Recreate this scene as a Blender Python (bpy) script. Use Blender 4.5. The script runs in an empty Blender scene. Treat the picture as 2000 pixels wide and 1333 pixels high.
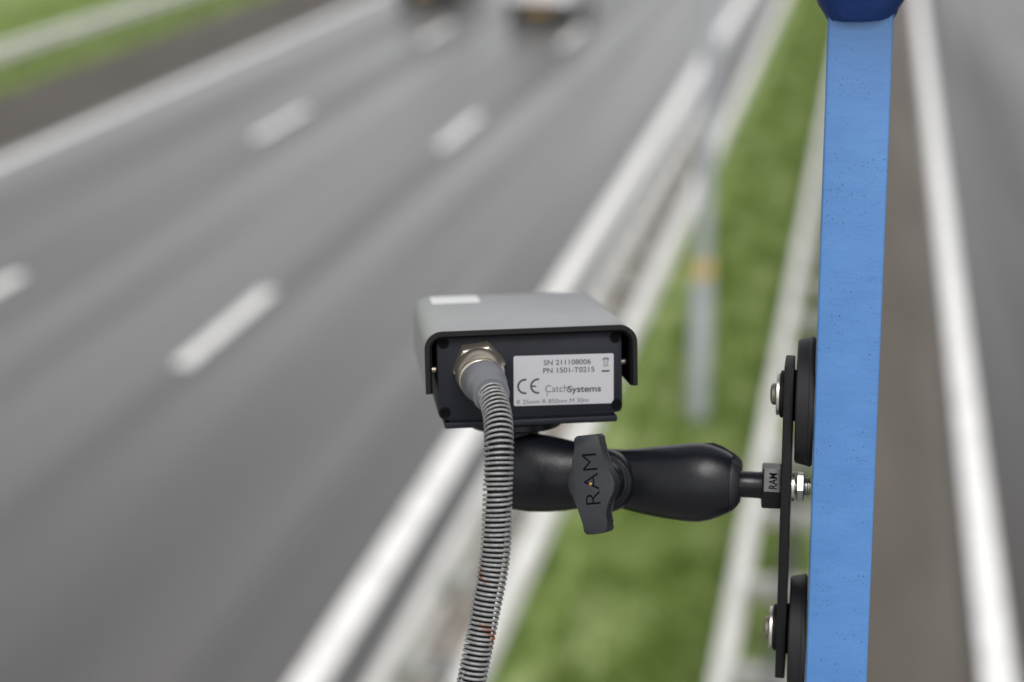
import bpy, bmesh, math, random
from mathutils import Vector, Matrix
R_ = math.radians
random.seed(7)
sc = bpy.context.scene

# ------------------------------------------------------------------ camera
PITCH, YAW, CAMH, LENS = 18.53, 11.888, 6.37, 60.0
cam_d = bpy.data.cameras.new('camera')
cam = bpy.data.objects.new('camera', cam_d)
sc.collection.objects.link(cam)
cam.location = (0, 0, CAMH)
cam.rotation_euler = (R_(90 - PITCH), 0, R_(YAW))
cam_d.lens = LENS; cam_d.sensor_width = 36
cam_d.clip_start = 0.05; cam_d.clip_end = 3000
cam_d.dof.use_dof = True
cam_d.dof.focus_distance = 0.895
cam_d.dof.aperture_fstop = 3.8
sc.camera = cam
# ------------------------------------------------------------------ sky and sun (bright overcast)
SUN_EL, SUN_AZ = 54, 160          # azimuth clockwise from +Y
w = bpy.data.worlds.new('World'); sc.world = w; w.use_nodes = True
nt = w.node_tree
sky = nt.nodes.new('ShaderNodeTexSky'); sky.sky_type = 'NISHITA'; sky.sun_disc = False
sky.sun_elevation = R_(SUN_EL); sky.sun_rotation = R_(SUN_AZ)
sky.air_density = 1.0; sky.dust_density = 2.0; sky.ozone_density = 1.0; sky.altitude = 0
hs = nt.nodes.new('ShaderNodeHueSaturation'); hs.inputs['Saturation'].default_value = 0.1
nt.links.new(sky.outputs[0], hs.inputs['Color'])
nt.links.new(hs.outputs[0], nt.nodes['Background'].inputs[0])
nt.nodes['Background'].inputs[1].default_value = 0.15
sd = bpy.data.lights.new('sun', 'SUN'); sd.energy = 1.5; sd.angle = R_(28); sd.color = (1, .965, .92)
sun = bpy.data.objects.new('sun', sd); sc.collection.objects.link(sun)
el, az = R_(SUN_EL), R_(SUN_AZ)
sdir = Vector((math.sin(az) * math.cos(el), math.cos(az) * math.cos(el), math.sin(el)))
sun.rotation_euler = sdir.to_track_quat('Z', 'Y').to_euler()
sc.view_settings.view_transform = 'Standard'; sc.view_settings.look = 'None'
sc.view_settings.exposure = 0.4; sc.view_settings.gamma = 1.0

# ------------------------------------------------------------------ helpers
def mat(name, col, rough=.6, metal=0, spec=.5, coat=0):
    m = bpy.data.materials.new(name); m.use_nodes = True
    b = m.node_tree.nodes['Principled BSDF']
    b.inputs['Base Color'].default_value = (*col, 1)
    b.inputs['Roughness'].default_value = rough
    b.inputs['Metallic'].default_value = metal
    b.inputs['Specular IOR Level'].default_value = spec
    b.inputs['Coat Weight'].default_value = coat
    return m
class N:
    """tiny node helper on a material"""
    def __init__(s, m): s.m = m; s.t = m.node_tree; s.b = s.t.nodes['Principled BSDF']
    def new(s, kind, **kw):
        n = s.t.nodes.new(kind)
        for k, v in kw.items():
            if k.startswith('i_'): n.inputs[k[2:].replace('_', ' ')].default_value = v
            else: setattr(n, k, v)
        return n
    def link(s, a, b): s.t.links.new(a, b)
    def coord(s, scale=(1, 1, 1), loc=(0, 0, 0)):
        tc = s.new('ShaderNodeTexCoord'); mp = s.new('ShaderNodeMapping')
        mp.inputs['Scale'].default_value = scale; mp.inputs['Location'].default_value = loc
        s.link(tc.outputs['Object'], mp.inputs[0]); return mp.outputs[0]
    def noise(s, vec, scale, detail=4, rough=.55):
        n = s.new('ShaderNodeTexNoise'); n.inputs['Scale'].default_value = scale
        n.inputs['Detail'].default_value = detail; n.inputs['Roughness'].default_value = rough
        s.link(vec, n.inputs['Vector']); return n.outputs['Fac']
    def ramp(s, fac, stops):
        r = s.new('ShaderNodeValToRGB'); e = r.color_ramp.elements
        while len(e) < len(stops): e.new(.5)
        for i, (p, c) in enumerate(stops):
            e[i].position = p; e[i].color = (*c, 1) if len(c) == 3 else c
        s.link(fac, r.inputs[0]); return r.outputs[0]
    def mix(s, fac, a, b, mode='MIX'):
        m = s.new('ShaderNodeMix', data_type='RGBA', blend_type=mode)
        for v, i in ((fac, 0), (a, 6), (b, 7)):
            if hasattr(v, 'links'): s.link(v, m.inputs[i])
            elif i == 0: m.inputs[0].default_value = v
            else: m.inputs[i].default_value = (*v, 1)
        return m.outputs[2]
    def math(s, op, a, b=0.):
        m = s.new('ShaderNodeMath', operation=op)
        for v, i in ((a, 0), (b, 1)):
            if hasattr(v, 'links'): s.link(v, m.inputs[i])
            else: m.inputs[i].default_value = v
        return m.outputs[0]
    def bump(s, h, strength=.3, dist=.001):
        b = s.new('ShaderNodeBump'); b.inputs['Strength'].default_value = strength
        b.inputs['Distance'].default_value = dist
        s.link(h, b.inputs['Height']); s.link(b.outputs[0], s.b.inputs['Normal'])
    def color(s, c): s.link(c, s.b.inputs['Base Color'])
    def rough(s, c): s.link(c, s.b.inputs['Roughness'])

ROOTLOC = {}
def root_of(p):
    while p.parent: p = p.parent
    return p
def obj(name, bm, m, parent=None, smooth=True, angle=35):
    """link bm (world coordinates) as ONE mesh object"""
    me = bpy.data.meshes.new(name)
    if parent is not None:
        bmesh.ops.translate(bm, verts=bm.verts, vec=-root_of(parent).location)
    bmesh.ops.recalc_face_normals(bm, faces=bm.faces)
    bm.to_mesh(me); bm.free()
    if m: me.materials.append(m)
    if smooth:
        me.shade_smooth()
        me.set_sharp_from_angle(angle=R_(angle))
    o = bpy.data.objects.new(name, me); sc.collection.objects.link(o)
    if parent is not None: o.parent = parent
    return o
def tag(o, label, cat, group=None, kind=None):
    if label: o['label'] = label
    if cat: o['category'] = cat
    if group: o['group'] = group
    if kind: o['kind'] = kind
    return o
def thing(name, label, cat, loc, group=None):
    o = bpy.data.objects.new(name, None); sc.collection.objects.link(o)
    o.location = loc; o.empty_display_size = .1
    return tag(o, label, cat, group)
def struct(name, bm, m):
    o = obj(name, bm, m, smooth=False); o['kind'] = 'structure'; return o

class Fr:
    """local frame: origin + three axes, coordinates in metres"""
    def __init__(s, o, x, y, z): s.o, s.x, s.y, s.z = Vector(o), Vector(x), Vector(y), Vector(z)
    def __call__(s, a, b, c): return s.o + s.x * a + s.y * b + s.z * c
ID = Fr((0, 0, 0), (1, 0, 0), (0, 1, 0), (0, 0, 1))
def add_box(bm, fr, x0, x1, y0, y1, z0, z1, bev=0, seg=2):
    vs = [bm.verts.new(fr(x, y, z)) for x in (x0, x1) for y in (y0, y1) for z in (z0, z1)]
    fs = [(0, 1, 3, 2), (4, 6, 7, 5), (0, 4, 5, 1), (2, 3, 7, 6), (0, 2, 6, 4), (1, 5, 7, 3)]
    faces = [bm.faces.new([vs[i] for i in f]) for f in fs]
    if bev:
        ed = list({e for f in faces for e in f.edges})
        bmesh.ops.bevel(bm, geom=ed, offset=bev, segments=seg, profile=.5, affect='EDGES')
def box_bm(fr, *a, **k):
    bm = bmesh.new(); add_box(bm, fr, *a, **k); return bm
def add_prism(bm, pts0, pts1, bev=0, seg=2):
    """closed loop pts0 -> pts1 (world points), capped"""
    a = [bm.verts.new(p) for p in pts0]; b = [bm.verts.new(p) for p in pts1]
    n = len(a); fs = []
    for i in range(n): bm.faces.new((a[i], a[(i + 1) % n], b[(i + 1) % n], b[i]))
    c0 = bm.faces.new(a[::-1]); c1 = bm.faces.new(b)
    if bev:
        ed = list({e for f in (c0, c1) for e in f.edges})
        bmesh.ops.bevel(bm, geom=ed, offset=bev, segments=seg, profile=.5, affect='EDGES')
def add_lathe(bm, fr, prof, n=40, cap=True):
    """profile [(r, z)] revolved about fr.z"""
    rings = []
    for r, z in prof:
        rings.append([bm.verts.new(fr(r * math.cos(2 * math.pi * i / n), r * math.sin(2 * math.pi * i / n), z)) for i in range(n)])
    for a, b in zip(rings, rings[1:]):
        for i in range(n): bm.faces.new((a[i], a[(i + 1) % n], b[(i + 1) % n], b[i]))
    if cap:
        bm.faces.new(rings[0][::-1]); bm.faces.new(rings[-1])
def lathe_bm(fr, prof, n=40, cap=True):
    bm = bmesh.new(); add_lathe(bm, fr, prof, n, cap); return bm
def catmull(P, k=12):
    Q = [P[0] * 2 - P[1]] + P + [P[-1] * 2 - P[-2]]; out = []
    for i in range(1, len(Q) - 2):
        a, b, c, d = Q[i - 1:i + 3]
        for j in range(k):
            t = j / k
            out.append(.5 * ((2 * b) + (c - a) * t + (2 * a - 5 * b + 4 * c - d) * t * t + (3 * b - 3 * c + d - a) * t ** 3))
    out.append(P[-1].copy() if hasattr(P[-1], 'copy') else P[-1]); return out
def frames(path):
    T = [(path[min(i + 1, len(path) - 1)] - path[max(i - 1, 0)]).normalized() for i in range(len(path))]
    u = T[0].orthogonal().normalized(); U = [u]
    for i in range(1, len(path)):
        u = (u - T[i] * u.dot(T[i])).normalized(); U.append(u)
    return T, U, [t.cross(u) for t, u in zip(T, U)]
def add_tube(bm, path, rad, n=16, cap=True):
    T, U, V = frames(path); rings = []
    for i, p in enumerate(path):
        r = rad[i] if hasattr(rad, '__len__') else rad
        rings.append([bm.verts.new(p + (U[i] * math.cos(2 * math.pi * j / n) + V[i] * math.sin(2 * math.pi * j / n)) * r) for j in range(n)])
    for a, b in zip(rings, rings[1:]):
        for i in range(n): bm.faces.new((a[i], a[(i + 1) % n], b[(i + 1) % n], b[i]))
    if cap: bm.faces.new(rings[0][::-1]); bm.faces.new(rings[-1])
def tube_bm(path, rad, n=16, cap=True):
    bm = bmesh.new(); add_tube(bm, path, rad, n, cap); return bm
def sheet(name, x0, x1, y0, y1, z, m):
    bm = bmesh.new()
    ny = max(1, int((y1 - y0) / 40))
    prev = None
    for i in range(ny + 1):
        y = y0 + (y1 - y0) * i / ny
        r = [bm.verts.new((x0, y, z)), bm.verts.new((x1, y, z))]
        if prev: bm.faces.new((prev[0], prev[1], r[1], r[0]))
        prev = r
    o = struct(name, bm, m); return o
def text_bm(body, fr, x, y, width, height, thick=0.00006, bold=0.0, shear=0, ax='x'):
    """lettering fitted in width x height (metres) with lower left corner (x, y) on the frame's x-y plane"""
    cu = bpy.data.curves.new('lettering', 'FONT'); cu.body = body; cu.size = 1; cu.offset = bold; cu.shear = shear
    to = bpy.data.objects.new('lettering', cu); sc.collection.objects.link(to)
    bpy.context.view_layer.update()
    me = bpy.data.meshes.new_from_object(to.evaluated_get(bpy.context.evaluated_depsgraph_get()))
    bpy.data.objects.remove(to); bpy.data.curves.remove(cu)
    bm = bmesh.new(); bm.from_mesh(me); bpy.data.meshes.remove(me)
    xs = [v.co.x for v in bm.verts]; ys = [v.co.y for v in bm.verts]
    x0, x1, y0, y1 = min(xs), max(xs), min(ys), max(ys)
    for v in bm.verts:
        a = (v.co.x - x0) / (x1 - x0) * width; b = (v.co.y - y0) / (y1 - y0) * height
        v.co = fr(x + a, y + b, thick)
    return bm

# camera-space point: pixel of the 2000 x 1333 photograph at a depth along the optical axis
cam_m = cam.rotation_euler.to_matrix()
RC, UC, FC = cam_m @ Vector((1, 0, 0)), cam_m @ Vector((0, 1, 0)), cam_m @ Vector((0, 0, -1))
CO = Vector(cam.location); F = LENS / 36 * 2000
def ray(px, py): return FC + RC * ((px - 1000) / F) - UC * ((py - 666.5) / F)
def P(px, py, z): return CO + ray(px, py) * z
def proj(p):
    d = p - CO; z = d.dot(FC); return 1000 + F * d.dot(RC) / z, 666.5 - F * d.dot(UC) / z, z
def hit(px, py, p0, n):
    d = ray(px, py); return CO + d * ((p0 - CO).dot(n) / d.dot(n))

# ------------------------------------------------------------------ materials
M = {}
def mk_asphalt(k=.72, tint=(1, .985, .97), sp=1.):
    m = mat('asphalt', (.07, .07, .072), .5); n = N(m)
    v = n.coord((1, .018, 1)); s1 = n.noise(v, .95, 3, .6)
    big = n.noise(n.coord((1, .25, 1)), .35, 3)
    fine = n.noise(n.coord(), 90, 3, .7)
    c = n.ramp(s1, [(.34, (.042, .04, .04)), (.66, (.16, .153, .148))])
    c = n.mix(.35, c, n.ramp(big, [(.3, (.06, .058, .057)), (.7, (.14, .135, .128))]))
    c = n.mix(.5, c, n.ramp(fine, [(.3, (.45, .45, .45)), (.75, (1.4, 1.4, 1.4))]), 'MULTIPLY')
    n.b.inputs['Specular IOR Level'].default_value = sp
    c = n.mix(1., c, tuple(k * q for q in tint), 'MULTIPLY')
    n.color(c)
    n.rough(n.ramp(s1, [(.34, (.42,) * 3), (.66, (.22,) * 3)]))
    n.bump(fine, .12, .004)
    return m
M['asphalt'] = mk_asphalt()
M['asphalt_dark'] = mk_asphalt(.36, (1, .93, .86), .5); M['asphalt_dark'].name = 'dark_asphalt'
def mk_shoulder(k=.9):
    m = mat('shoulder_asphalt', (.07, .066, .06), .75); n = N(m)
    a = n.noise(n.coord((1, .15, 1)), 1.2, 4); fine = n.noise(n.coord(), 80, 3, .7)
    c = n.ramp(a, [(.3, (.085, .072, .06)), (.7, (.14, .122, .104))])
    c = n.mix(.5, c, n.ramp(fine, [(.3, (.5, .5, .5)), (.75, (1.4, 1.4, 1.4))]), 'MULTIPLY')
    c = n.mix(1., c, (k, k, k), 'MULTIPLY'); n.color(c); n.bump(fine, .4, .004); return m
M['shoulder'] = mk_shoulder()
def mk_paint():
    m = mat('road_paint', (.8, .8, .79), .55); n = N(m)
    a = n.noise(n.coord((1, .3, 1)), 9, 6, .75)
    n.color(n.ramp(a, [(.3, (.4, .4, .39)), (.5, (.82, .815, .8))])); n.bump(a, .2, .002); return m
M['paint'] = mk_paint()
def mk_grass():
    m = mat('grass', (.06, .1, .02), .7, spec=.25); n = N(m)
    a = n.noise(n.coord((1.4, .8, 1)), 1.4, 5, .6); b = n.noise(n.coord(), 14, 4, .7)
    c = n.ramp(a, [(.33, (.07, .12, .016)), (.5, (.18, .25, .072)), (.68, (.31, .37, .18))])
    c = n.mix(.55, c, n.ramp(b, [(.3, (.45, .5, .35)), (.7, (1.35, 1.3, 1.1))]), 'MULTIPLY')
    n.color(c); n.bump(b, .5, .03); return m
M['grass'] = mk_grass()
def mk_gravel():
    m = mat('gravel', (.3, .26, .22), .85); n = N(m)
    a = n.noise(n.coord((1, .5, 1)), 3, 4); b = n.noise(n.coord(), 60, 3, .8)
    c = n.ramp(a, [(.3, (.16, .14, .1)), (.55, (.32, .285, .245)), (.75, (.42, .385, .35))])
    c = n.mix(.5, c, n.ramp(b, [(.3, (.5, .5, .5)), (.7, (1.3, 1.3, 1.3))]), 'MULTIPLY')
    n.color(c); n.bump(b, .5, .01); return m
M['gravel'] = mk_gravel()
def mk_galv(name, c0, c1, rough=.5, metal=.35):
    m = mat(name, c0, rough, metal); n = N(m)
    a = n.noise(n.coord((1, .3, 1)), 4, 4, .6)
    n.color(n.ramp(a, [(.3, c0), (.7, c1)])); return m
M['galv'] = mk_galv('galvanised_steel', (.6, .595, .57), (.78, .77, .74), .55, .15)
M['galv_dark'] = mk_galv('weathered_steel', (.12, .13, .14), (.2, .2, .2), .6)
M['spacer'] = mk_galv('spacer_steel', (.3, .3, .29), (.42, .42, .4), .6, .2)
M['pole'] = mk_galv('pole_grey', (.38, .405, .44), (.46, .485, .52), .45)
M['concrete'] = mk_galv('concrete', (.28, .27, .25), (.38, .37, .35), .85, 0)
M['yellow'] = mat('yellow_band', (.5, .36, .13), .6)

def mk_blue():
    m = mat('blue_paint', (.07, .24, .62), .42, coat=.35)
    m.node_tree.nodes['Principled BSDF'].inputs['Coat Roughness'].default_value = .18; n = N(m)
    tc = n.coord()
    # sparse dark pits of several sizes
    def pits(scale, thr, dens):
        v = n.new('ShaderNodeTexVoronoi', feature='F1'); v.inputs['Scale'].default_value = scale
        n.link(tc, v.inputs['Vector'])
        sep = n.new('ShaderNodeSeparateColor'); n.link(v.outputs['Color'], sep.inputs[0])
        pick = n.math('LESS_THAN', sep.outputs[0], dens)
        r = n.math('MULTIPLY', sep.outputs[1], thr)
        d = n.math('LESS_THAN', v.outputs['Distance'], r)
        return n.math('MULTIPLY', d, pick)
    p = n.math('MAXIMUM', pits(170, .12, .2), n.math('MAXIMUM', pits(430, .2, .45), pits(900, .3, .5)))
    clus = n.ramp(n.noise(tc, 26, 4, .6), [(.4, (.15, .15, .15)), (.52, (1, 1, 1))])
    p = n.math('MULTIPLY', p, clus)
    mott = n.noise(n.coord((1, 1, 2)), 30, 4, .6)
    c = n.ramp(mott, [(.3, (.049, .156, .385)), (.7, (.063, .185, .43))])
    c = n.mix(p, c, (.02, .07, .2))
    n.color(c)
    rip = n.noise(n.coord((1, 1, 4)), 75, 5, .6)       # brushed, slightly wrinkled paint
    orange = n.noise(tc, 700, 2, .5)
    h = n.math('ADD', n.math('MULTIPLY', rip, .9), n.math('MULTIPLY', orange, .35))
    h = n.math('SUBTRACT', h, n.math('MULTIPLY', p, .8))
    n.bump(h, .42, .0005); return m
M['blue'] = mk_blue()
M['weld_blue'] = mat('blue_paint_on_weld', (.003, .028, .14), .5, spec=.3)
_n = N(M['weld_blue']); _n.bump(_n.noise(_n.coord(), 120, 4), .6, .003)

def mk_black(name, c, rough, scale=300, bs=.15, metal=0, bd=.0003, spec=.5):
    m = mat(name, c, rough, metal, spec); n = N(m)
    a = n.noise(n.coord(), scale, 3, .6); b = n.noise(n.coord(), 40, 4, .6)
    n.rough(n.ramp(b, [(.3, (rough - .07,) * 3), (.7, (rough + .08,) * 3)]))
    dust = n.noise(n.coord(), 900, 2, .5)
    n.color(n.mix(n.ramp(dust, [(.68, (0, 0, 0)), (.78, (1, 1, 1))]), c, tuple(x * 2.2 + .01 for x in c)))
    n.bump(a, bs, bd); return m
M['housing'] = mk_black('black_anodised_housing', (.007, .008, .014), .55, metal=0, spec=.25)
M['hood'] = mat('grey_hood', (.36, .365, .375), .42, .2)
_n = N(M['hood']); _n.color(_n.ramp(_n.noise(_n.coord(), 30, 6, .7), [(.3, (.29, .295, .305)), (.8, (.36, .36, .37))]))
M['plastic'] = mk_black('black_plastic', (.004, .0045, .007), .31, 160, .5, spec=.27)
M['knob'] = mk_black('matt_black_plastic', (.014, .0155, .02), .5, 600, .3, spec=.35)
M['rubber'] = mk_black('black_rubber', (.008, .008, .010), .55, 260, .3, spec=.35)
M['black_metal'] = mk_black('black_powder_coat', (.004, .004, .005), .6, 900, .5, spec=.25)
M['dark'] = mat('dark_recess', (.003, .003, .004), .8, spec=.08)
M['ink'] = mat('print_black', (.03, .03, .035), .6)
M['ink_grey'] = mat('print_grey', (.06, .06, .065), .6)
M['sticker'] = mat('sticker_white', (.35, .35, .375), .42)
M['white_sticker'] = mat('white_sticker', (.9, .9, .9), .3)
M['steel'] = mk_galv('stainless_steel', (.5, .49, .47), (.66, .64, .6), .3, .9)
M['screw'] = mk_galv('dull_screw_steel', (.2, .18, .14), (.32, .29, .23), .4, .9)
M['nickel'] = mk_galv('tarnished_nickel', (.5, .43, .34), (.72, .66, .57), .3, .9)
M['brass'] = mat('brass', (.35, .2, .06), .45, .9)
M['boot'] = mk_black('grey_rubber_boot', (.13, .135, .15), .5, 400, .12)
M['cable'] = mk_black('black_cable', (.006, .006, .007), .6, spec=.2)
def mk_coil():
    m = mat('grey_coil', (.3, .3, .3), .42, .15); n = N(m)
    a = n.noise(n.coord(), 45, 4, .6); g = n.noise(n.coord(), 420, 3, .6)
    c = n.ramp(g, [(.3, (.15, .15, .155)), (.7, (.29, .29, .29))])
    rust = n.ramp(a, [(.6, (0, 0, 0)), (.67, (1, 1, 1))])
    sp = n.new('ShaderNodeSeparateXYZ'); tc = n.new('ShaderNodeTexCoord'); n.link(tc.outputs['Object'], sp.inputs[0])
    low = n.math('LESS_THAN', sp.outputs[2], .125)
    n.color(n.mix(n.math('MULTIPLY', rust, low), c, (.2, .07, .022)))
    return m
M['coil'] = mk_coil()

# ------------------------------------------------------------------ the setting
bm = bmesh.new()
GS = 900
for (a, b, c, d) in [(-GS, GS, -60, 1600)]:
    vs = [bm.verts.new(q) for q in ((a, c, -.03), (b, c, -.03), (b, d, -.03), (a, d, -.03))]; bm.faces.new(vs)
struct('ground', bm, M['grass'])
sheet('carriageway', -14.75, -2.55, -30, 700, -.012, M['asphalt'])
M['shoulder_dark'] = mk_shoulder(.6)
sheet('hard_shoulder', -17.6, -14.75, -30, 700, -.014, M['shoulder_dark'])
sheet('median_gravel', -3.20, -2.5, -30, 31, -.008, M['gravel'])
sheet('right_margin', .05, 1.0, -30, 700, -.016, M['shoulder'])
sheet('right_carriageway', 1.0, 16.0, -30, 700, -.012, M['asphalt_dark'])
sheet('edge_line', -3.895, -3.625, -30, 700, -.006, M['paint'])
sheet('edge_line', -14.54, -14.3, -30, 700, -.006, M['paint'])
sheet('edge_line', 1.10, 1.34, -30, 700, -.006, M['paint'])
for t in (-7.4, -10.9):
    for k in range(-1, 8):
        sheet('lane_marking', t - .1, t + .1, 18.5 + 12 * k - 1.5, 18.5 + 12 * k + 1.5, -.006, M['paint'])
for k in range(-1, 8):
    sheet('lane_marking', 4.8, 4.96, 14 + 12 * k, 17 + 12 * k, -.006, M['paint'])

# grass blades, denser close by
def blades(name, x0, x1, y0, y1, n, hmax):
    import array
    verts = []; faces = []
    for i in range(n):
        y = y0 + (y1 - y0) * random.random() ** 1.5; x = random.uniform(x0, x1)
        a = random.uniform(0, math.pi); h = hmax * random.uniform(.35, 1); ww = .012 + .012 * random.random()
        dx, dy = math.cos(a) * ww, math.sin(a) * ww
        lx, ly = random.gauss(0, .35) * h, random.gauss(0, .35) * h
        k = len(verts)
        verts += [(x - dx, y - dy, -.02), (x + dx, y + dy, -.02), (x + lx, y + ly, h)]
        faces.append((k, k + 1, k + 2))
    me = bpy.data.meshes.new(name); me.from_pydata(verts, [], faces); me.materials.append(M['grass'])
    o = bpy.data.objects.new(name, me); sc.collection.objects.link(o)
    return o
tag(blades('grass', -2.15, -.28, 4, 70, 42000, .11), 'short mottled green grass growing between the two median guard rails', 'grass', kind='stuff')
tag(blades('verge_grass', -24, -17.62, 20, 80, 36000, .16), 'rough green and yellow grass of the far left verge', 'grass', kind='stuff')

# bridge the camera stands on (behind and below the frame): casts its shade on the road below
BF = Fr((0, 0, 0), RC, Vector((-math.sin(R_(YAW)), math.cos(R_(YAW)), 0)), (0, 0, 1))
o = obj('bridge_deck', box_bm(BF, -30, 30, -9, 1.05, 4.2, 4.75, bev=.03), M['concrete']); o['kind'] = 'structure'

# ------------------------------------------------------------------ guard rails
def wbeam(t, y0, y1, side):
    """W profile beam swept along the road; side = +1 bulges to +x"""
    prof = [(0, .44), (.02, .445), (.075, .48), (.08, .50), (.075, .52), (.02, .56), (.015, .595), (.02, .63),
            (.075, .67), (.08, .69), (.075, .71), (.02, .745), (0, .75)]
    back = [(x - .004, z) for x, z in prof[::-1]]
    loop = [(x * 1.45, z) for x, z in prof + back]
    bm = bmesh.new()
    add_prism(bm, [Vector((t + side * x, y0, z)) for x, z in loop], [Vector((t + side * x, y1, z)) for x, z in loop])
    return bm
def barrier(name, label, tl, tr, y0l, y0r, y1, post_t, s0, nmax, group=None):
    g = thing(name, label, 'guard rail', ((tl + tr) / 2 if tr is not None else tl, 8, 0), group)
    obj('beam', wbeam(tl, y0l[0], y0l[1], -1), M['galv'], g)
    if tr is not None: obj('beam', wbeam(tr, y0r[0], y0r[1], 1), M['galv'], g)
    k = 0; y = s0
    while y < y1 and k < nmax:
        bm = bmesh.new()
        add_box(bm, ID, post_t - .05, post_t + .05, y - .003, y + .003, -.03, .67)
        add_box(bm, ID, post_t - .06, post_t + .06, y - .1, y + .1, .668, .676)
        add_box(bm, ID, post_t - .05, post_t - .044, y + .003, y + .045, -.03, .56)
        add_box(bm, ID, post_t + .044, post_t + .05, y + .003, y + .045, -.03, .56)
        obj('post', bm, M['galv_dark'], g, smooth=False)
        a = tl + .002 if y < y0l[1] else post_t - .06
        b = tr - .002 if tr is not None and y < y0r[1] else post_t + .06
        bm = bmesh.new()
        add_box(bm, ID, a, b, y - .07, y + .07, .66, .665)
        add_box(bm, ID, a, b, y - .07, y - .065, .545, .66)
        add_box(bm, ID, a, b, y + .065, y + .07, .545, .66)
        obj('spacer', bm, M['spacer'], g, smooth=False)
        y += 1.33; k += 1
    return g
barrier('guard_rail', 'double galvanised guard rail between the three lane road and the grass', -2.86, -2.40, (4, 31), (4, 110), 62, -2.56, 5.9, 44)
barrier('guard_rail', 'double galvanised guard rail passing behind the blue post, right of the grass', -.66, -.12, (4, 110), (4, 110), 62, -.39, 6.25, 44)
barrier('guard_rail', 'far left guard rail standing in the verge beyond the hard shoulder', -18.35, None, (10, 120), None, 70, -18.45, 24, 40)
# the far left beam faces the road
for o in [o for o in sc.objects if o.name.startswith('beam') and o.parent.location.x < -15]:
    bpy.data.objects.remove(o)
gl = [o for o in sc.objects if o.get('category') == 'guard rail' and o.location.x < -15][0]
obj('beam', wbeam(-18.37, 10, 120, 1), M['galv'], gl)

# ------------------------------------------------------------------ lamp post in the median
LX, LY = -1.86, 16.45
def hit_ground(px, py):
    d = ray(px, py); return CO + d * (-CO.z / d.z)
g0 = hit_ground(1362, 812); LX, LY = g0.x, g0.y
lp = thing('lamp_post', 'slim pale grey lamp post with a yellow band, standing in the median grass', 'lamp post', (LX, LY, 0))
lf = Fr((LX, LY, 0), (1, 0, 0), (0, 1, 0), (0, 0, 1))
obj('base', lathe_bm(lf, [(.115, -.03), (.11, 0), (.105, .02), (.105, 1.5), (.1, 1.53), (.075, 1.56)], 28), M['pole'], lp)
obj('band', lathe_bm(lf, [(.107, 1.5), (.109, 1.5), (.109, 1.66), (.079, 1.67)], 28, cap=False), M['yellow'], lp)
obj('pole', lathe_bm(lf, [(.074, 1.56), (.07, 3), (.05, 9)], 24), M['pole'], lp)
obj('arm', tube_bm(catmull([Vector((LX, LY, 8.9)), Vector((LX - .2, LY, 9.5)), Vector((LX - 1.2, LY, 9.8)), Vector((LX - 1.9, LY, 9.85))]), .035), M['pole'], lp)
obj('lantern', box_bm(Fr((LX - 2.2, LY, 9.85), (1, 0, 0), (0, 1, 0), (0, 0, 1)), -.38, .38, -.15, .15, -.06, .06, bev=.04), M['galv_dark'], lp)

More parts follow.
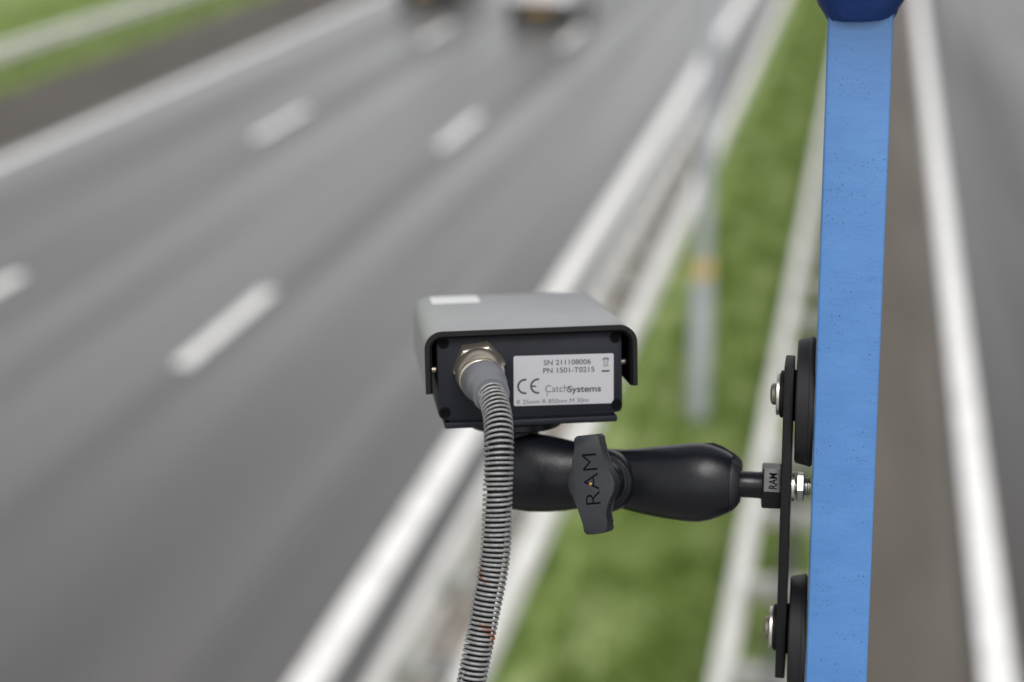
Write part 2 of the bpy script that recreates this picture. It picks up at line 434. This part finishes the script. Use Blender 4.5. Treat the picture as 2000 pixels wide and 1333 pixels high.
# ------------------------------------------------------------------ cars (driving towards the camera)
def car(loc, body_col, label, grille=.012):
    g = thing('car', label, 'car', loc, 'cars coming down the motorway')
    paint = mat('car_paint', body_col, .3, .1, coat=.6)
    f = Fr(loc, (1, 0, 0), (0, 1, 0), (0, 0, 1))   # front faces -y
    def ring(bm, y, w, zb, zt, crown=.04):
        pts = []
        prof = [(-w * .93, zb), (-w, zb + .12), (-w, zb + (zt - zb) * .6), (-w * .93, zt), (-w * .5, zt + crown), (0, zt + crown * 1.4),
                (w * .5, zt + crown), (w * .93, zt), (w, zb + (zt - zb) * .6), (w, zb + .12), (w * .93, zb)]
        return [bm.verts.new(f(x, y, z)) for x, z in prof]
    bm = bmesh.new(); rs = []
    for y, w_, zb, zt, cr in [(0, .66, .38, .58, .03), (.04, .78, .3, .66, .04), (.25, .86, .24, .74, .05), (.9, .89, .22, .88, .05), (1.35, .9, .22, .95, .03),
                          (2.4, .9, .22, .95, .02), (3.4, .9, .24, .96, .02), (4.0, .87, .26, .95, .02), (4.25, .8, .36, .8, .02), (4.3, .7, .45, .7, .02)]:
        rs.append(ring(bm, y, w_, zb, zt, cr))
    for a, b in zip(rs, rs[1:]):
        for i in range(len(a)): bm.faces.new((a[i], a[(i + 1) % len(a)], b[(i + 1) % len(a)], b[i]))
    bm.faces.new(rs[0]); bm.faces.new(rs[-1][::-1])
    obj('body', bm, paint, g, angle=50)
    glass = mat('car_glass', (.02, .025, .03), .08)
    bm = bmesh.new(); rs = []
    for y, w_, z in [(1.15, .8, .93), (1.95, .66, 1.4), (2.6, .64, 1.44), (3.3, .62, 1.38), (3.95, .78, .96)]:
        rs.append([bm.verts.new(f(x, y, zz)) for x, zz in ((-.84, .9), (-w_, z), (0, z + .02), (w_, z), (.84, .9))])
    for a, b in zip(rs, rs[1:]):
        for i in range(5): bm.faces.new((a[i], a[(i + 1) % 5], b[(i + 1) % 5], b[i]))
    bm.faces.new(rs[0]); bm.faces.new(rs[-1][::-1])
    obj('windows', bm, glass, g, angle=30)
    bm = bmesh.new(); rs = []
    for y, w_, z in [(1.93, .65, 1.41), (2.6, .64, 1.455), (3.35, .62, 1.39)]:
        rs.append([bm.verts.new(f(x, y, zz)) for x, zz in ((-w_ - .01, z - .02), (-w_ * .9, z + .02), (0, z + .05), (w_ * .9, z + .02), (w_ + .01, z - .02))])
    for a, b in zip(rs, rs[1:]):
        for i in range(5): bm.faces.new((a[i], a[(i + 1) % 5], b[(i + 1) % 5], b[i]))
    bm.faces.new(rs[0]); bm.faces.new(rs[-1][::-1])
    obj('roof', bm, paint, g, angle=50)
    blk = mat('bumper_grille', (grille,) * 3, .6)
    obj('grille', box_bm(f, -.8, .8, -.03, .3, .16, .6, bev=.05), blk, g)
    obj('number_plate', box_bm(f, -.26, .26, -.05, -.03, .34, .45, bev=.005), mat('plate_yellow', (.5, .3, .04), .5), g)
    hl = mat('headlamp', (.6, .62, .65), .15)
    for s in (-1, 1):
        obj('headlight', box_bm(f, s * .68 - .14, s * .68 + .14, .03, .3, .58, .7, bev=.04), hl, g)
    for s in (-1, 1):
        for y in (.8, 3.45):
            wf = Fr(f(s * .8, y, .31), (0, 1, 0), (0, 0, 1), (s, 0, 0))
            wh = obj('wheel', lathe_bm(wf, [(.22, -.1), (.3, -.1), (.315, -.07), (.315, .07), (.3, .1), (.22, .11)], 28), mat('tyre', (.02, .02, .02), .8), g)
            obj('rim', lathe_bm(wf, [(.05, .1), (.2, .115), (.21, .12), (.2, .125), (.05, .128)], 20), M['steel'], wh)
    return g
c2 = hit_ground(1052, 47); c1 = hit_ground(828, 8)
car((c2.x, c2.y, 0), (.5, .48, .5), 'pale silver car with a yellow plate, the nearer car at the top of the picture')
car((c1.x, c1.y, 0), (.03, .03, .033), 'dark car further back on the left, beside the far edge line')

# ------------------------------------------------------------------ blue railing post
ZT, ZB = .855, .919
ET, EB = P(1617, 35, ZT), P(1573, 1333, ZB)             # left front edge of the post
VD = (ET - EB).normalized()                              # up along the post
DD = ray(1596, 700).normalized(); DD = (DD - VD * DD.dot(VD)).normalized()   # depth: left face seen edge on
ND = VD.cross(DD).normalized()
if ND.dot(RC) > 0: ND = -ND                              # points left, away from the post
def MP(n, y, d):
    """point n metres left of the post's left face, d metres behind its front face, at image row y"""
    lo, hi = -1.0, 2.0
    for _ in range(40):
        t = (lo + hi) / 2; q = ET + (EB - ET) * t + ND * n + DD * d
        if proj(q)[1] < y: lo = t
        else: hi = t
    return q
PX = .93 / F
post = thing('bridge_railing', 'bright blue painted steel post of the bridge railing, speckled with small dark pits', 'railing', MP(0, 1900, 0))
# post section: rounded rectangle, width across ND, depth along DD
WD, DP, RR = .0323, .066, .0013
def rrect(w, d, r, k=5):
    out = []
    for cx, cy, a0 in ((w - r, d - r, 0), (r, d - r, 90), (r, r, 180), (w - r, r, 270)):
        for i in range(k + 1):
            a = R_(a0 + 90 * i / k); out.append((cx + r * math.cos(a), cy + r * math.sin(a)))
    return out
PT, PB = ET + (ET - EB) * .12, ET + (EB - ET) * 3.2
sec = rrect(WD, DP, RR)
bm = bmesh.new()
rows = []
for i in range(61):
    c = PB + (PT - PB) * i / 60
    rows.append([bm.verts.new(c - ND * a + DD * b) for a, b in sec])
for a, b in zip(rows, rows[1:]):
    for i in range(len(a)): bm.faces.new((a[i], a[(i + 1) % len(a)], b[(i + 1) % len(a)], b[i]))
bm.faces.new(rows[0]); bm.faces.new(rows[-1][::-1])
obj('post', bm, M['blue'], post, angle=40)
# flared weld lump under the handrail
pc = lambda f: ET + (ET - EB) * f - ND * WD / 2 + DD * DP * .45
bm = bmesh.new(); rings = []
rw = random.Random(3)
for f, g in ((-.0035, 1.0), (.0, 1.06), (.006, 1.14), (.012, 1.2), (.020, 1.29), (.030, 1.38), (.045, 1.48), (.07, 1.48)):
    ring = []
    for j in range(40):
        a = 2 * math.pi * j / 40
        cx, sx = math.cos(a), math.sin(a)
        ex = math.copysign(abs(cx) ** .45, cx); ey = math.copysign(abs(sx) ** .45, sx)
        rx, ry = WD / 2 * g, DP / 2 * (1 + (g - 1) * .7) + .0015
        jit = 1 + rw.uniform(-.012, .012) + .03 * math.sin(a * 3 + f * 90) * min(1, max(f, 0) * 60)
        ring.append(bm.verts.new(pc(f + rw.uniform(-.0006, .0006) * (1 if f < .001 else 0) + (.0022 * math.sin(a * 2 + .6) + .0012 * math.sin(a * 5)) * (f < .02)) + ND * ex * rx * jit + DD * ey * ry * jit))
    rings.append(ring)
for a, b in zip(rings, rings[1:]):
    for i in range(40): bm.faces.new((a[i], a[(i + 1) % 40], b[(i + 1) % 40], b[i]))
bm.faces.new(rings[0][::-1]); bm.faces.new(rings[-1])
obj('weld', bm, M['weld_blue'], post, angle=60)
hc = pc(.205) - DD * (DP * .45 + .004)  # unseen handrail, thickened and set forward to shade the post top
HN = Vector((ND.x, ND.y, 0)).normalized()
obj('handrail', tube_bm([hc + HN * 4, hc - HN * 4], .056, 40), M['weld_blue'], post)

# ------------------------------------------------------------------ magnetic bracket on the post
sp = .028                                                # depth of the bracket's centre line behind the post's front
br = thing('magnet_bracket', 'black upright bracket plate with two round rubber magnets stuck to the blue post', 'bracket', MP(.02, 950, sp))
def axf(y, n=0., d=None):
    return Fr(MP(n, y, sp + .008 if d is None else d), DD, VD, ND)
for yc in (785, 1246):
    fr = axf(yc, .0004)
    t0 = .0096
    prof = [(.0335, 0), (.0350, .0004), (.0354, .0016), (.0352, .0026), (.0348, .0030), (.0345, .0045), (.0336, .0088), (.0328, t0), (.008, t0)]
    obj('magnet', lathe_bm(fr, prof, 72), M['rubber'], br, angle=28)
    obj('spacer', lathe_bm(axf(yc - 12 if yc < 900 else yc - 18, .0095), [(.014, 0), (.014, .0022)], 32), M['dark'], br)
# plate
N0, N1 = .0113, .0165
a0, a1 = MP(0, 707, sp), MP(0, 1307, sp)
PV = (a0 - a1).normalized(); L = (a0 - a1).length
pf = Fr(a1, DD, PV, ND)
bm = box_bm(pf, -.017, .017, 0, L, N0, N1, bev=.0008)
obj('plate', bm, M['black_metal'], br)
for yc in (770, 1225):
    bm = bmesh.new(); add_lathe(bm, axf(yc, N1 + .0001, sp), [(.0128, 0), (.0128, .0016), (.0118, .002)], 40)
    obj('pad', bm, M['black_metal'], br)
    obj('washer', lathe_bm(axf(yc, N1 + .0021, sp), [(.004, 0), (.0112, 0), (.0115, .0004), (.0115, .0016), (.0112, .002), (.004, .002)], 48), M['steel'], br)
    obj('screw', lathe_bm(axf(yc, N1 + .0041, sp), [(.0055, 0), (.006, .0006), (.0056, .0022), (.004, .003), (.0025, .0032)], 32), M['screw'], br)
# bolt and nuts between plate and post
bm = bmesh.new(); bf = axf(951, .0008, sp)
add_lathe(bm, bf, [(.0034, 0), (.0034, .0104)], 20)
for i in range(7): add_lathe(bm, axf(951, .0012 + i * .0013, sp), [(.0044, 0), (.005, .0004), (.005, .0007), (.0044, .0011)], 20)
obj('bolt', bm, M['steel'], br)
obj('nut', lathe_bm(axf(951, .0042, sp), [(.0072, 0), (.0082, .0006), (.0082, .0036), (.0072, .0042)], 6), M['steel'], br, angle=20)
obj('washer', lathe_bm(axf(951, .0094, sp), [(.0082, 0), (.0082, .0014)], 32), M['steel'], br)
# ball stud: hexagonal foot, neck and ball
ZS = proj(MP(N1, 947, sp))[2]
BR_ = P(1408, 944, ZS + .004)
S0 = MP(N1, 950, sp); SA = (BR_ - S0).normalized()
SU = (VD - SA * VD.dot(SA)).normalized(); SD = SA.cross(SU)
sf = Fr(S0, SD, SU, SA)
stud = obj('ball_stud', lathe_bm(Fr(S0, SD, SU, SA), [(.0095, .0095), (.0075, .0105), (.0072, .013), (.0072, .022), (.009, .026), (.0125, .030), (.0145, .037), (.0125, .044), (.007, .048)], 40), M['plastic'], br, angle=50)
# hexagon: flats up/down tilted so that its upper facet catches light
bm = bmesh.new()
hexr = .0128
pts = lambda zz, rr: [sf(rr * math.cos(R_(60 * i)) * 1.0, rr * math.sin(R_(60 * i)), zz) for i in range(6)]
add_prism(bm, pts(.0001, hexr), pts(.0106, hexr), bev=.0009)
hx = obj('hexagon_foot', bm, M['plastic'], br, angle=25)
# lettering on the camera facing facet of the hexagon
tow = -SD if (-SD).dot(-FC) > SD.dot(-FC) else SD
sg = 1 if SU.z > 0 else -1
fn = tow * math.cos(R_(30)) + SU * sg * math.sin(R_(30)); fu = (SU * sg * math.cos(R_(30)) - tow * math.sin(R_(30)))
obj('lettering', text_bm('RAM', Fr(S0 + fn * hexr * math.cos(R_(30)), fu, SA, fn), -.0048, .0028, .0088, .0044, .0001, bold=.02), M['dark'], hx, smooth=False)

# ------------------------------------------------------------------ double socket clamp arm
ZR = proj(BR_)[2]; ZL = ZR + .030
BL = P(1004, 918, ZL)
K0 = P(1190, 938, ZR + .017); K1 = P(1153, 946, .903)
arm = thing('clamp_arm', 'black ribbed clamp arm with a star shaped knob, joining the camera to the bracket', 'mounting arm', K0)
AX = (BR_ - BL).normalized()
KZ = (K1 - K0).normalized(); KZ = (KZ - AX * KZ.dot(AX)).normalized()
AY = KZ.cross(AX).normalized()
prof = [(953, 905, 938), (956, 890, 953), (962, 874, 970), (974, 859, 983), (990, 849, 992), (1012, 845, 996), (1040, 846, 1000), (1075, 852, 1000), (1105, 859, 998), (1135, 866, 994), (1165, 873, 990), (1190, 877, 989),
        (1215, 878, 993), (1245, 876, 1001), (1280, 872, 1009), (1315, 869, 1015), (1345, 866, 1019), (1370, 866, 1020), (1390, 870, 1016), (1408, 877, 1010), (1422, 884, 1004), (1430, 890, 1000)]
tail = [(1434, 893, 997), (1441, 899, 990), (1446, 905, 983)]
def halfshell(sections, sgn, gap, squeeze, wall=0):
    bm = bmesh.new(); rings = []
    for x, yt, yb in sections:
        z = ZL + (ZR - ZL) * (x - 1004) / (1408 - 1004)
        if sgn < 0 and x > 1372: yt = yt - min((x - 1372) / 8, 1) * 5.0
        c = P(x, (yt + yb) / 2, z); hh = (yb - yt) / 2 * z / F * squeeze
        ring = []
        for i in range(17):
            a = math.pi * i / 16
            ring.append(bm.verts.new(c + AY * hh * math.cos(a) * 1.0 + KZ * sgn * (gap + hh * .86 * math.sin(a) ** .85)))
        rings.append(ring)
    for a, b in zip(rings, rings[1:]):
        for i in range(17): 
            if i < 16: bm.faces.new((a[i], a[i + 1], b[i + 1], b[i]))
        bm.faces.new((a[16], a[0], b[0], b[16]))
    bm.faces.new(rings[0]); bm.faces.new(rings[-1][::-1])
    return bm
obj('front_shell', halfshell(prof, 1, .0007, 1), M['plastic'], arm, angle=40)
obj('rear_shell', halfshell(prof[:-2] + tail, -1, .0007, 1.0), M['plastic'], arm, angle=40)
# socket lips at the right end, darker and set in
obj('socket_lip', halfshell([(1418, 889, 1000), (1430, 892, 998)] + tail, 1, .0004, .92), M['rubber'], arm, angle=40)
# boss under the knob
kf = Fr(K0, AX, AY, KZ)
obj('boss', lathe_bm(kf, [(.0175, .010), (.0172, .0185), (.0160, .0205), (.0148, .0212), (.0148, .0235), (.0135, .0245), (.0125, .030)], 48), M['plastic'], arm, angle=30)
# knob: outline traced on its front plane, pushed back along the bolt axis
KT = (K1 - K0).dot(KZ)
kp = K0 + KZ * KT
kpts = [(1127, 852), (1146, 850), (1164, 848), (1170, 853), (1172, 868), (1172, 884), (1177, 900), (1187, 914), (1196, 929), (1201, 946), (1198, 963),
        (1190, 977), (1182, 991), (1180, 1006), (1183, 1021), (1188, 1034), (1185, 1040), (1165, 1044), (1146, 1045), (1140, 1040), (1138, 1024), (1136, 1007), (1131, 992),
        (1121, 978), (1112, 963), (1108, 947), (1110, 930), (1116, 914), (1121, 899), (1121, 882), (1120, 866), (1121, 857)]
fpts = [hit(x, y, kp, KZ) for x, y in kpts]
bm = bmesh.new()
add_prism(bm, [p - KZ * .0165 for p in fpts], fpts, bev=.0010, seg=3)
kn = obj('knob', bm, M['knob'], arm, angle=40)
kc = hit(1153, 946, kp, KZ)
kup = (hit(1146, 870, kp, KZ) - kc).normalized(); kr = kup.cross(KZ).normalized()
if kr.dot(RC) < 0: kr = -kr
# lettering runs up the knob, with a recessed cut look
lf2 = Fr(kc, kup, -kr, KZ)
obj('lettering', text_bm('RAM', lf2, -.0108, -.0046, .0268, .0078, .00012, bold=-.012), M['dark'], kn, smooth=False)
obj('bolt_tip', lathe_bm(Fr(kc, kr, kup, KZ), [(.0009, 0), (.0008, .0002), (.0003, .0004)], 16), M['brass'], kn)

# ------------------------------------------------------------------ the roadside camera
ZF = .938
A = (FC + RC * ((672 - 1000) / F) - UC * ((172 - 666.5) / F)).normalized()
bx = A.cross(Vector((0, 0, 1))).normalized()
roll = R_(.5); bu = bx.cross(A)
bx, bu = bx * math.cos(roll) + bu * math.sin(roll), bu * math.cos(roll) - bx * math.sin(roll)
O = P(1036, 738, ZF); s = ZF / F
bf = Fr(O, bx * s, bu * s, -A * s)          # local units: one photo pixel at the face, z towards the viewer
bmF = Fr(O, bx, bu, -A)
rc = thing('roadside_camera', 'black box camera with grey weather hood and white sticker, aimed down the road', 'camera', O)
def rr_loop(x0, x1, y0, y1, r, k=6):
    out = []
    for cx, cy, a0 in ((x1 - r, y1 - r, 0), (x0 + r, y1 - r, 90), (x0 + r, y0 + r, 180), (x1 - r, y0 + r, 270)):
        for i in range(k + 1):
            a = R_(a0 + 90 * i / k); out.append((cx + r * math.cos(a), cy + r * math.sin(a)))
    return out
mm = .001 / s
lp_ = rr_loop(-181, 182, -78, 86, 12)
bm = bmesh.new(); add_prism(bm, [bf(x, y, -142 * mm) for x, y in lp_], [bf(x, y, -3 * mm) for x, y in lp_], bev=.0006)
obj('housing', bm, M['housing'], rc)
lp2 = rr_loop(-180, 180, -76, 85, 10)
bm = bmesh.new(); add_prism(bm, [bf(x, y, -2.9 * mm) for x, y in lp2], [bf(x, y, 0) for x, y in lp2], bev=.0005)
bp = obj('back_plate', bm, M['housing'], rc)
for x, y in ((-168, 75), (169, 73), (-169, -62), (169, -60)):
    fr = Fr(bf(x, y, 0), bx, bu, -A)
    obj('screw', lathe_bm(fr, [(.0030, -.001), (.0030, .0004), (.0027, .0008), (.0015, .0008), (.0013, .0001)], 28), M['dark'], bp)
# hood
def hood_loop(o):
    x0, x1, yt, yb, r = -205 + o, 208 - o, 99 - o, -21, 34 - o
    pts = [(x0, yb)]
    for i in range(9): a = R_(180 - 90 * i / 8); pts.append((x0 + r + r * math.cos(a), yt - r + r * math.sin(a)))
    for i in range(9): a = R_(90 - 90 * i / 8); pts.append((x1 - r + r * math.cos(a), yt - r + r * math.sin(a)))
    pts.append((x1, yb)); return pts
ho, hi_ = hood_loop(0), hood_loop(8)
loop = ho + hi_[::-1]
bm = bmesh.new()
zn, zf = 5 * mm, -152 * mm
n_ = len(ho)
rows = []
for zz in [zn + (zf - zn) * i / 12 for i in range(13)]:
    rows.append([bm.verts.new(bf(x, y, zz)) for x, y in loop])
for a, b in zip(rows, rows[1:]):
    for i in range(len(a)): bm.faces.new((a[i], a[(i + 1) % len(a)], b[(i + 1) % len(a)], b[i]))
for row, fl in ((rows[0], False), (rows[-1], True)):
    m_ = len(row)
    for i in range(n_ - 1):
        bm.faces.new((row[i], row[i + 1], row[m_ - 2 - i], row[m_ - 1 - i]))
obj('hood', bm, M['hood'], rc, angle=30)
# black edging on the hood's rear edge
h1, h2 = hood_loop(-.6), hood_loop(8.4)
loop = h1 + h2[::-1]; m_ = len(loop)
bm = bmesh.new(); ra = [bm.verts.new(bf(x, y, zn + .8 * mm)) for x, y in loop]; rb = [bm.verts.new(bf(x, y, zn - 1.6 * mm)) for x, y in loop]
for i in range(m_): bm.faces.new((ra[i], ra[(i + 1) % m_], rb[(i + 1) % m_], rb[i]))
for row in (ra, rb):
    for i in range(n_ - 1): bm.faces.new((row[i], row[i + 1], row[m_ - 2 - i], row[m_ - 1 - i]))
obj('edge_trim', bm, M['black_metal'], rc, angle=30)
# shade inside the hood edge, put in as a black layer
hl1, hl2 = hood_loop(8.6), hood_loop(13)
loop = hl1 + hl2[::-1]
bm = bmesh.new(); ra = [bm.verts.new(bf(x, y, 4.6 * mm)) for x, y in loop]; rb = [bm.verts.new(bf(x, y, -130 * mm)) for x, y in loop]
for i in range(len(ra)): bm.faces.new((ra[i], ra[(i + 1) % len(ra)], rb[(i + 1) % len(ra)], rb[i]))
for row in (ra, rb):
    m_ = len(row)
    for i in range(n_ - 1): bm.faces.new((row[i], row[i + 1], row[m_ - 2 - i], row[m_ - 1 - i]))
obj('hood_inner_shade', bm, M['dark'], rc)
bm = bmesh.new(); q = rr_loop(-168, -62, -150 * mm, -118 * mm, 6)
add_prism(bm, [bf(x, 99.1, z) for x, z in q], [bf(x, 100.2, z) for x, z in q]); tg = obj('hood_sticker', bm, M['white_sticker'], rc)
# spacer screws between hood and housing
for x0, x1, y in ((-199, -182, 16), (183, 203, 16)):
    fr = Fr(bf(x0, y, -14 * mm), bu, -A, bx)
    obj('spacer_screw', lathe_bm(fr, [(.0016, 0), (.0016, (x1 - x0) * s)], 20), M['nickel'], rc)
obj('spacer_screw', lathe_bm(Fr(bf(-44, 86, -1.5 * mm), bx, -A, bu), [(.0009, 0), (.0009, .0022)], 14), M['steel'], rc)
# mounting rail below the housing
bm = bmesh.new(); add_box(bm, bmF, -170 * s, 171 * s, -96 * s, -83 * s, -.120, -.001, bev=.0009)
add_box(bm, bmF, -160 * s, 160 * s, -84 * s, -78 * s, -.120, -.003)
obj('mounting_rail', bm, M['housing'], rc)
# ball base below the rail
top = bf(-22, -96, -.028 / s)
bb = Fr(top, bx, A, bu)
bm = bmesh.new()
add_lathe(bm, bb, [(.0160, -.0006 - .006), (.0255, -.0045), (.0265, -.0035), (.0265, -.0006), (.024, -.0001)], 48)
obj('ball_base', bm, M['plastic'], rc)
d_ = (BL - top); dn = d_.normalized(); uu = dn.orthogonal().normalized()
obj('ball_neck', lathe_bm(Fr(top, uu, dn.cross(uu), dn), [(.018, .002), (.0135, .006), (.0125, d_.length)], 32), M['plastic'], rc)
# sticker with its print
slp = rr_loop(-33, 164, -55.5, 43.5, 4)
rs_ = lambda x, y: (x + .012 * y * 1.6, y - .012 * x)
bm = bmesh.new(); add_prism(bm, [bf(*rs_(x, y), .3) for x, y in slp], [bf(*rs_(x, y), 1.0) for x, y in slp])
st = obj('sticker', bm, M['sticker'], rc)
sx = (bf(*rs_(1, 0), 0) - bf(*rs_(0, 0), 0)); sy = (bf(*rs_(0, 1), 0) - bf(*rs_(0, 0), 0))
tfr = Fr(bf(0, 0, 1.35), sx, sy, -A * s)
def lab(body, x, y, w_, h_, m='ink', bold=0., shear=0):
    obj('lettering', text_bm(body, tfr, x - 1036, 738 - y, w_, h_, 0, bold=bold, shear=shear), M[m], st, smooth=False)
lab('SN 211108006', 1062, 714.5, 93, 10.5, 'ink_grey', .016)
lab('PN 1501-T0215', 1061, 730, 101, 10.5, 'ink_grey', .016)
lab('Catch', 1065, 768, 44, 14, 'ink_grey', -.004)
lab('Systems', 1109, 773.5, 66, 17, 'ink', .02)
lab('R 25mm R 850nm M 30m', 1009, 790, 141, 8.5, 'ink_grey', 0)
def arc(bm, cx, cy, r0, r1, a0, a1, k=18):
    pr = None
    for i in range(k + 1):
        a = R_(a0 + (a1 - a0) * i / k)
        q = [bm.verts.new(tfr(cx + r * math.cos(a), cy + r * math.sin(a), 0)) for r in (r0, r1)]
        if pr: bm.faces.new((pr[0], pr[1], q[1], q[0]))
        pr = q
def quad(bm, pts): bm.faces.new([bm.verts.new(tfr(x, y, .02)) for x, y in pts])
bm = bmesh.new()
arc(bm, 1025 - 1036, 738 - 755, 11.6, 15.4, 78, 282); arc(bm, 1050.5 - 1036, 738 - 755, 11.6, 15.4, 80, 280)
quad(bm, [(1037 - 1036, -18.6), (1047 - 1036, -18.6), (1047 - 1036, -15.6), (1037 - 1036, -15.6)])
obj('mark', bm, M['ink'], st, smooth=False)
bm = bmesh.new()     # tail of the big C
arc(bm, 1066 - 1036, 738 - 772, 2.6, 4, 60, -70, 8)
obj('mark', bm, M['ink_grey'], st, smooth=False)
bm = bmesh.new()     # crossed bin and bar
def ln(x0, y0, x1, y1, w_=1.1):
    d = Vector((x1 - x0, y1 - y0)).normalized(); nx, ny = -d.y * w_ / 2, d.x * w_ / 2
    quad(bm, [(x0 + nx - 1036, 738 - y0 + ny), (x0 - nx - 1036, 738 - y0 - ny), (x1 - nx - 1036, 738 - y1 - ny), (x1 + nx - 1036, 738 - y1 + ny)])
ln(1178, 705, 1191, 705, 2); ln(1180, 706, 1182, 719); ln(1189, 706, 1187, 719); ln(1181.5, 719, 1187.5, 719)
ln(1178, 703, 1191, 721, .9); ln(1191, 703, 1178, 721, .9); ln(1181, 702.5, 1188, 702.5)
ln(1176, 729, 1192, 729, 3.4)
obj('mark', bm, M['ink'], st, smooth=False)
# cable gland
gc = bf(935 - 1036, 738 - 710, 0)
ga = (-A * math.cos(R_(16)) - bu * math.sin(R_(16))).normalized(); gu = ga.cross(bx).normalized()
gf = Fr(gc, bx, gu, ga)
bm = bmesh.new()
hp = lambda r, z, o=10: [gf(r * math.cos(R_(o + 60 * i)), r * math.sin(R_(o + 60 * i)), z) for i in range(6)]
add_prism(bm, hp(.0147, -.004, 8), hp(.0147, .0052, 8), bev=.0018, seg=3)
add_lathe(bm, gf, [(.0128, .005), (.0135, .0062), (.0136, .0095), (.0131, .0125), (.0122, .0148)], 48)
gl_ = obj('cable_gland', bm, M['nickel'], rc, angle=30)
obj('ring', lathe_bm(gf, [(.0118, .0140), (.0121, .0146), (.0122, .0172), (.0118, .0182), (.0112, .0186)], 56), M['nickel'], gl_)
g1 = gf(0, 0, .0172)
BP = [g1, gf(0, 0, .0205), P(947, 745, .9065), P(952, 756, .8975), P(957, 766, .891), P(960, 773, .887)]
path = catmull(BP, 8)
nb = len(path) - 1
radii = []
for i in range(len(path)):
    t = i / nb
    if t < .1: r = .0108
    elif t < .16: r = .0113
    elif t < .6: r = .0113 - (t - .16) * .0008
    elif t < .64: r = .0106
    else: r = .0101 - (t - .64) * .0012
    radii.append(r)
obj('boot', tube_bm(path, radii, 48), M['boot'], rc, angle=40)

# ------------------------------------------------------------------ wire wound hose
HPp = [(955, 758, .896), (962, 776, .886), (972, 815, .875), (974.5, 860, .868), (974, 910, .865), (972, 960, .864), (971, 1010, .864), (969, 1060, .864), (964, 1110, .864), (955, 1160, .864), (945, 1210, .864),
       (935, 1260, .864), (925, 1310, .864), (914, 1365, .865), (900, 1430, .867), (880, 1520, .870)]
hp_ = catmull([P(*q) for q in HPp], 14)
hose = thing('cable_hose', 'grey spring wound cable hose with rust spots hanging from the back of the camera', 'hose', hp_[-1])
# resample by arc length
cum = [0.]
for a, b in zip(hp_, hp_[1:]): cum.append(cum[-1] + (b - a).length)
def at_len(l):
    import bisect
    i = min(max(bisect.bisect(cum, l) - 1, 0), len(cum) - 2); t = (l - cum[i]) / (cum[i + 1] - cum[i])
    return hp_[i].lerp(hp_[i + 1], t)
Lh = cum[-1]; K = 700
cen = [at_len(Lh * i / K) for i in range(K + 1)]
T, U, V = frames(cen)
pitch = .00252; spt = 22
turns = int(Lh / pitch); hel = []
rg = random.Random(5)
ph = 0.0
jr = [rg.uniform(-.00022, .00022) for _ in range(turns + 3)]
RH = .0070
for i in range(turns * spt):
    l = i / spt * pitch
    k = min(int(l / Lh * K), K - 1); tt = l / Lh * K - k
    c = cen[k].lerp(cen[k + 1], tt); u = U[k].lerp(U[k + 1], tt); v = V[k].lerp(V[k + 1], tt)
    # the photo shows nearly level front strands: spend the rise of each turn at the back
    a = 2 * math.pi * i / spt
    j = jr[i // spt] * (1 - (i % spt) / spt) + jr[i // spt + 1] * ((i % spt) / spt)
    hel.append(c + T[k] * j + (u * math.cos(a) + v * math.sin(a)) * RH)
obj('coil', tube_bm(hel, .00074, 8), M['coil'], hose, angle=80)
inn = []
for i in range(0, K + 1, 5):
    p = cen[i]; py = proj(p)[1]
    off = 0 if py < 960 else (-.0014 * math.sin(min((py - 960) / 160, 1) * math.pi / 2) if py < 1180 else -.0014 + .0020 * min((py - 1180) / 90, 1))
    inn.append(p + RC * off)
obj('inner_cable', tube_bm(inn, .0053, 24), M['cable'], hose)
